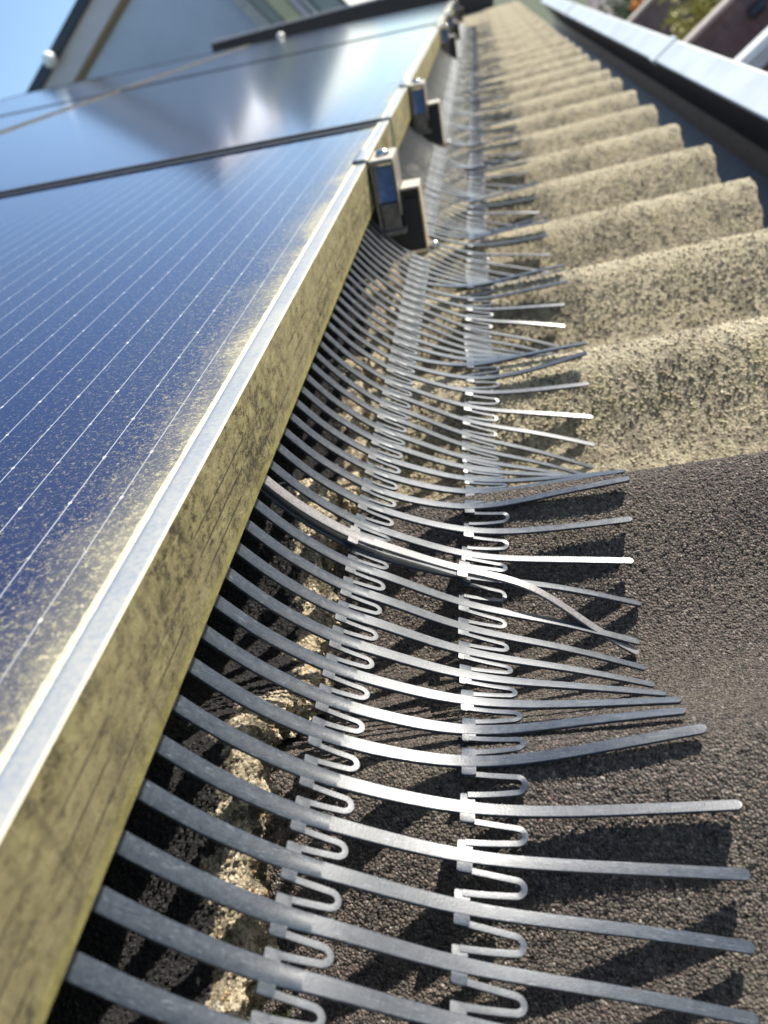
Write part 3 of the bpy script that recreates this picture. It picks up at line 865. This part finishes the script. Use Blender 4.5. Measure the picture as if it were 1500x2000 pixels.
for k, (y, x) in enumerate(((0.86, 0.225), (0.94, 0.245), (1.02, 0.23), (1.16, 0.25), (0.80, 0.24), (1.62, 0.235), (1.30, 0.215))):
    mb = MB()
    r = dr.uniform(0.008, 0.016)
    V = []; F = []
    n, m = 9, 6
    for a in range(m):
        for q in range(n):
            ph = math.pi * a / (m - 1); tq = 2 * math.pi * q / n
            rr = r * (1 + dr.uniform(-0.3, 0.3))
            V.append((rr * math.sin(ph) * math.cos(tq) * 1.3, rr * math.sin(ph) * math.sin(tq), 0.5 * rr * math.cos(ph)))
    for a in range(m - 1):
        for q in range(n):
            F.append((a * n + q, (a + 1) * n + q, (a + 1) * n + (q + 1) % n, a * n + (q + 1) % n))
    o = mesh('debris_clump', V, F, MAT['debris'], loc=(x, y, LIFT - 0.508), world_space=True)
    tag(o, '%s dark clump of wet leaf litter in the gutter, counted from the camera' % ORD[[4, 0, 0, 0, 0, 0, 0][0] * 0 + sorted((0.86, 0.94, 1.02, 1.16, 0.80, 1.62, 1.30)).index(y)], 'debris', 'debris clumps in the gutter')

# house wall under the eaves and the ground
mb = MB(); mb.box((-2.2, -0.9, 0.0), (0.10, 5.2, LIFT - 0.56))
tag(mb.build('house_wall', MAT['brick'], world_space=True), 'brown house wall below the eaves', 'wall')

# kerb at the far end of the roof, its shaded face painted black, sunlit top pale
root = thing('roof_kerb', 'upstand kerb across the far end of the roof, black on its shaded face, pale on top', 'kerb', (-0.6, 5.2, -0.15))
def kbox(x0, x1, y0, y1, za, zb, ta, tb):
    mb = MB(); mb.add([(x0, y0, za), (x1, y0, zb), (x1, y1, zb), (x0, y1, za), (x0, y0, ta), (x1, y0, tb), (x1, y1, tb), (x0, y1, ta)],
                      [(0, 3, 2, 1), (4, 5, 6, 7), (0, 1, 5, 4), (1, 2, 6, 5), (2, 3, 7, 6), (3, 0, 4, 7)]); return mb
kbox(-0.86, 0.80, 0, 0.09, 0.0, 0.0, 0.172, 0.232).build('body', MAT['black'], root, bevel=0.003)
mb = kbox(-0.87, 0.81, 0.012, 0.10, 0.173, 0.233, 0.181, 0.241); mb.build('cap', plain('grey_lilac_capping', (0.42, 0.40, 0.43), 0.5), root, bevel=0.002)
mb = MB(); mb.lathe((0, 0, 0), [(0.0, -0.01), (0.015, -0.008), (0.021, 0.002), (0.017, 0.012), (0.006, 0.017), (0.001, 0.0175)], 16)
o = mb.build('roof_knob', MAT['white'], loc=(-0.918, 4.66, 0.0), smooth=True)
tag(o, 'small white rounded knob standing in front of the black kerb', 'knob')

# ------------------------------------------------------------------ building beyond the roof
def W(x, y, z): return (x, y, z + LIFT)
bx0, bx1, by0, by1 = -2.62, -1.045, 6.0, 10.0
root = thing('house', 'grey blue flat-roofed building with a dark verge rising beyond the roof', 'building', (bx1, by0, 0), world_space=True)
def wbox(name, mat, a, b, bevel=None, par=root, org=(bx1, by0, 0)):
    mb = MB()
    mb.box(tuple(a[k] - org[k] + (LIFT if k == 2 else 0) for k in range(3)), tuple(b[k] - org[k] + (LIFT if k == 2 else 0) for k in range(3)))
    return mb.build(name, mat, par, bevel=bevel)
wbox('wall', MAT['wall_blue'], (bx0 + 0.05, by0, -LIFT), (bx1, by1, 1.60))
wbox('trim', MAT['trim_brown'], (bx0 + 0.05, by0 - 0.03, 1.585), (bx1 + 0.0, by1 - 0.02, 1.625))
wbox('fascia', MAT['fascia'], (bx0 + 0.02, by0 - 0.018, 1.626), (bx1 + 0.0, by1 + 0.02, 1.775))
wbox('verge', MAT['trim_dark'], (bx0, by0 - 0.05, 1.776), (bx1 + 0.03, by1 + 0.05, 1.842))
# lower glazed wing to its right
wing = thing('glazed_wing', 'pale wing with white upright bars and cream panels beside the grey building', 'building', (bx1, by0, 0), world_space=True)
def wg(name, mat, a, b, bevel=None): return wbox(name, mat, a, b, bevel, par=wing)
wg('wall', MAT['grey_panel'], (bx1 + 0.002, by0 + 0.06, -LIFT), (-0.54, by1 - 0.5, 1.19))
xs = [-1.045, -0.965, -0.86, -0.80, -0.72, -0.64, -0.55, -0.47]
wg('bar', plain('pale_grey_bar', (0.40, 0.40, 0.38), 0.7), (-1.043, by0 - 0.04, -LIFT), (-0.975, by0 + 0.055, 1.5), 0.004)
wg('panel', MAT['grey_panel'], (-0.972, by0 + 0.02, -LIFT), (-0.905, by0 + 0.055, 1.2))
wg('panel', MAT['cream'], (-0.895, by0 + 0.0, -LIFT), (-0.80, by0 + 0.055, 1.2))
wg('bar', MAT['fascia'], (-0.79, by0 - 0.02, -LIFT), (-0.745, by0 + 0.055, 1.2), 0.004)
wg('bar', plain('pale_bar', (0.45, 0.45, 0.43), 0.7), (-0.735, by0 - 0.03, -LIFT), (-0.70, by0 + 0.055, 1.2), 0.004)
wg('panel', MAT['grey_panel'], (-0.69, by0 + 0.0, -LIFT), (-0.56, by0 + 0.055, 1.2))
wg('bar', MAT['trim_dark'], (-0.555, by0 - 0.02, -LIFT), (-0.54, by0 + 0.055, 1.2))

mb = MB(); mb.lathe((0, 0, 0), [(0.0, -0.05), (0.025, -0.044), (0.044, -0.024), (0.05, 0.0), (0.044, 0.024), (0.025, 0.044), (0.003, 0.05)], 20)
o = mb.build('globe_lamp', MAT['white'], loc=(-2.17, 5.88, LIFT + 1.79), world_space=True, smooth=True)
tag(o, 'small unlit white globe fixed to the dark verge of the building', 'lamp')

# ------------------------------------------------------------------ garden below
mb = MB(); mb.add([(-600, -600, 0), (600, -600, 0), (600, 900, 0), (-600, 900, 0)], [(0, 1, 2, 3)])
tag(mb.build('ground', MAT['soil'], world_space=True), kind='structure')
mb = MB(); mb.box((0.4, -3, 0.0), (6, 30, 0.03))
tag(mb.build('paving', MAT['paving'], world_space=True), kind='structure')
def fence(y, label, blue=False):
    root = thing('garden_fence', label, 'fence', (0.45, y, 0.0), 'garden fences standing out from the house', world_space=True)
    top = LIFT - 1.3
    mb = MB()
    n = 30
    for k in range(n):
        mb.box((k * 0.15, 0.0 + 0.008 * (k % 2), 0.03), (k * 0.15 + 0.146, 0.03 + 0.008 * (k % 2), top - 0.03))
    mb.build('boards', MAT['fence'], root)
    for k in range(4):
        p_ = MB(); p_.box((k * 1.45, 0.05, 0.0), (k * 1.45 + 0.09, 0.14, top - 0.03)); p_.build('post', MAT['fence_cap'], root)
    c = MB(); c.box((-0.02, -0.035, top - 0.028), (4.55, 0.065, top)); c.build('cap', MAT['fence_cap'] if not blue else MAT['white'], root, bevel=0.004)
    if blue:
        c = MB(); c.box((-0.02, -0.075, top - 0.10), (4.5, -0.038, top - 0.02)); c.build('rail', MAT['fence_blue'], root, bevel=0.004)
fence(8.42, 'farthest garden fence, with the orange and green shrubs behind it')
fence(6.12, 'middle garden fence, purple brown boards with a dark round fitting')
fence(4.87, 'nearest garden fence, white cap over a blue grey rail', True)
mb = MB(); mb.lathe((0, 0, 0), [(0.0, -0.03), (0.05, -0.03), (0.06, 0.0), (0.05, 0.03), (0.001, 0.035)], 16)
o = mb.build('fence_fitting', MAT['trim_dark'], loc=(1.22, 6.07, LIFT - 1.47), world_space=True)
tag(o, 'dark round fitting on the middle garden fence', 'fitting')

def shrub(x, y, z, r, h, mat, n, label, cat='shrub', seed=1):
    root = thing('shrub', label, cat, (x, y, 0.0), world_space=True)
    q = random.Random(seed)
    st = MB()
    for k in range(5):
        a = q.uniform(0, 6.28); dx, dy = math.cos(a) * r * 0.5, math.sin(a) * r * 0.5
        w = 0.012
        st.add([(-w, -w, 0), (w, -w, 0), (w, w, 0), (-w, w, 0), (dx - w / 3, dy - w / 3, z * 0.9), (dx + w / 3, dy - w / 3, z * 0.9), (dx + w / 3, dy + w / 3, z * 0.9), (dx - w / 3, dy + w / 3, z * 0.9)],
               [(0, 1, 5, 4), (1, 2, 6, 5), (2, 3, 7, 6), (3, 0, 4, 7), (4, 5, 6, 7)])
    st.build('stems', MAT['bark'], root)
    V = []; F = []
    cl = [(q.gauss(0, r * 0.45), q.gauss(0, r * 0.45), z + q.uniform(-h, h * 0.6)) for _ in range(26)]
    for k in range(n):
        c = q.choice(cl)
        p = Vector((c[0] + q.gauss(0, r * 0.17), c[1] + q.gauss(0, r * 0.17), c[2] + q.gauss(0, h * 0.2)))
        a = Vector((q.gauss(0, 1), q.gauss(0, 1), q.gauss(0, 1))).normalized(); b_ = a.orthogonal().normalized()
        s = q.uniform(0.02, 0.045)
        i = len(V)
        V += [tuple(p - a * s), tuple(p + b_ * s * 0.45), tuple(p + a * s), tuple(p - b_ * s * 0.45)]
        F.append((i, i + 1, i + 2, i + 3))
    mesh('foliage', V, F, mat, root)
shrub(1.30, 7.2, 1.75, 0.34, 0.5, MAT['leaf_y'], 4500, 'yellow green shrub between the middle and farthest fence', seed=4)
shrub(1.15, 9.9, 1.6, 0.7, 0.9, MAT['leaf_g'], 7000, 'dark green shrub behind the farthest garden fence', seed=5)
shrub(0.98, 8.75, 1.95, 0.10, 0.2, MAT['leaf_o'], 500, 'small orange leaved sprig at the farthest fence', seed=6)
shrub(2.6, 10.5, 1.9, 0.9, 1.1, MAT['leaf_g'], 7000, 'broad dark bush far down the garden', seed=8)

# a tuft of moss and a dead leaf in the bottom corner, on the broken nose of the upper tile
def moss(X, Y, r, label):
    q = random.Random(int(Y * 1000)); V = []; F = []
    z0 = float(roofz(X, Y)) + 0.004
    for k in range(420):
        a = q.uniform(0, 6.28); d = r * math.sqrt(q.random())
        p = Vector((d * math.cos(a), d * math.sin(a), q.uniform(0, 0.5) * (r - d) + 0.001))
        u = Vector((q.gauss(0, 1), q.gauss(0, 1), abs(q.gauss(0, 1.2)))).normalized(); b_ = u.orthogonal().normalized()
        s = q.uniform(0.0006, 0.0014); i = len(V)
        V += [tuple(p), tuple(p + b_ * s * 0.4), tuple(p + u * s * 2), tuple(p - b_ * s * 0.4)]; F.append((i, i + 1, i + 2, i + 3))
    o = mesh('moss_tuft', V, F, MAT['moss'], loc=(X, Y, z0)); tag(o, label, 'moss')
moss(0.009, 0.098, 0.006, 'tuft of green moss at the foot of the broken tile nose in the bottom corner')
V = []
for k in range(7):
    f = k / 6; V += [(f * 0.007, 0.0012 * math.sin(f * 3.1) + 0.0003, 0.0012 * math.sin(f * 5)), (f * 0.007, -0.0012 * math.sin(f * 3.1) - 0.0003, 0.0012 * math.sin(f * 5) + 0.0005)]
F = [(2 * k, 2 * k + 2, 2 * k + 3, 2 * k + 1) for k in range(6)]
o = mesh('dead_leaf', V, F, MAT['leaf_o'], loc=(0.016, 0.0955, float(roofz(0.016, 0.0955)) + 0.004))
so_ = o.modifiers.new('thick', 'SOLIDIFY'); so_.thickness = 0.0003
tag(o, 'tiny curled orange dead leaf beside the moss tuft', 'leaf')
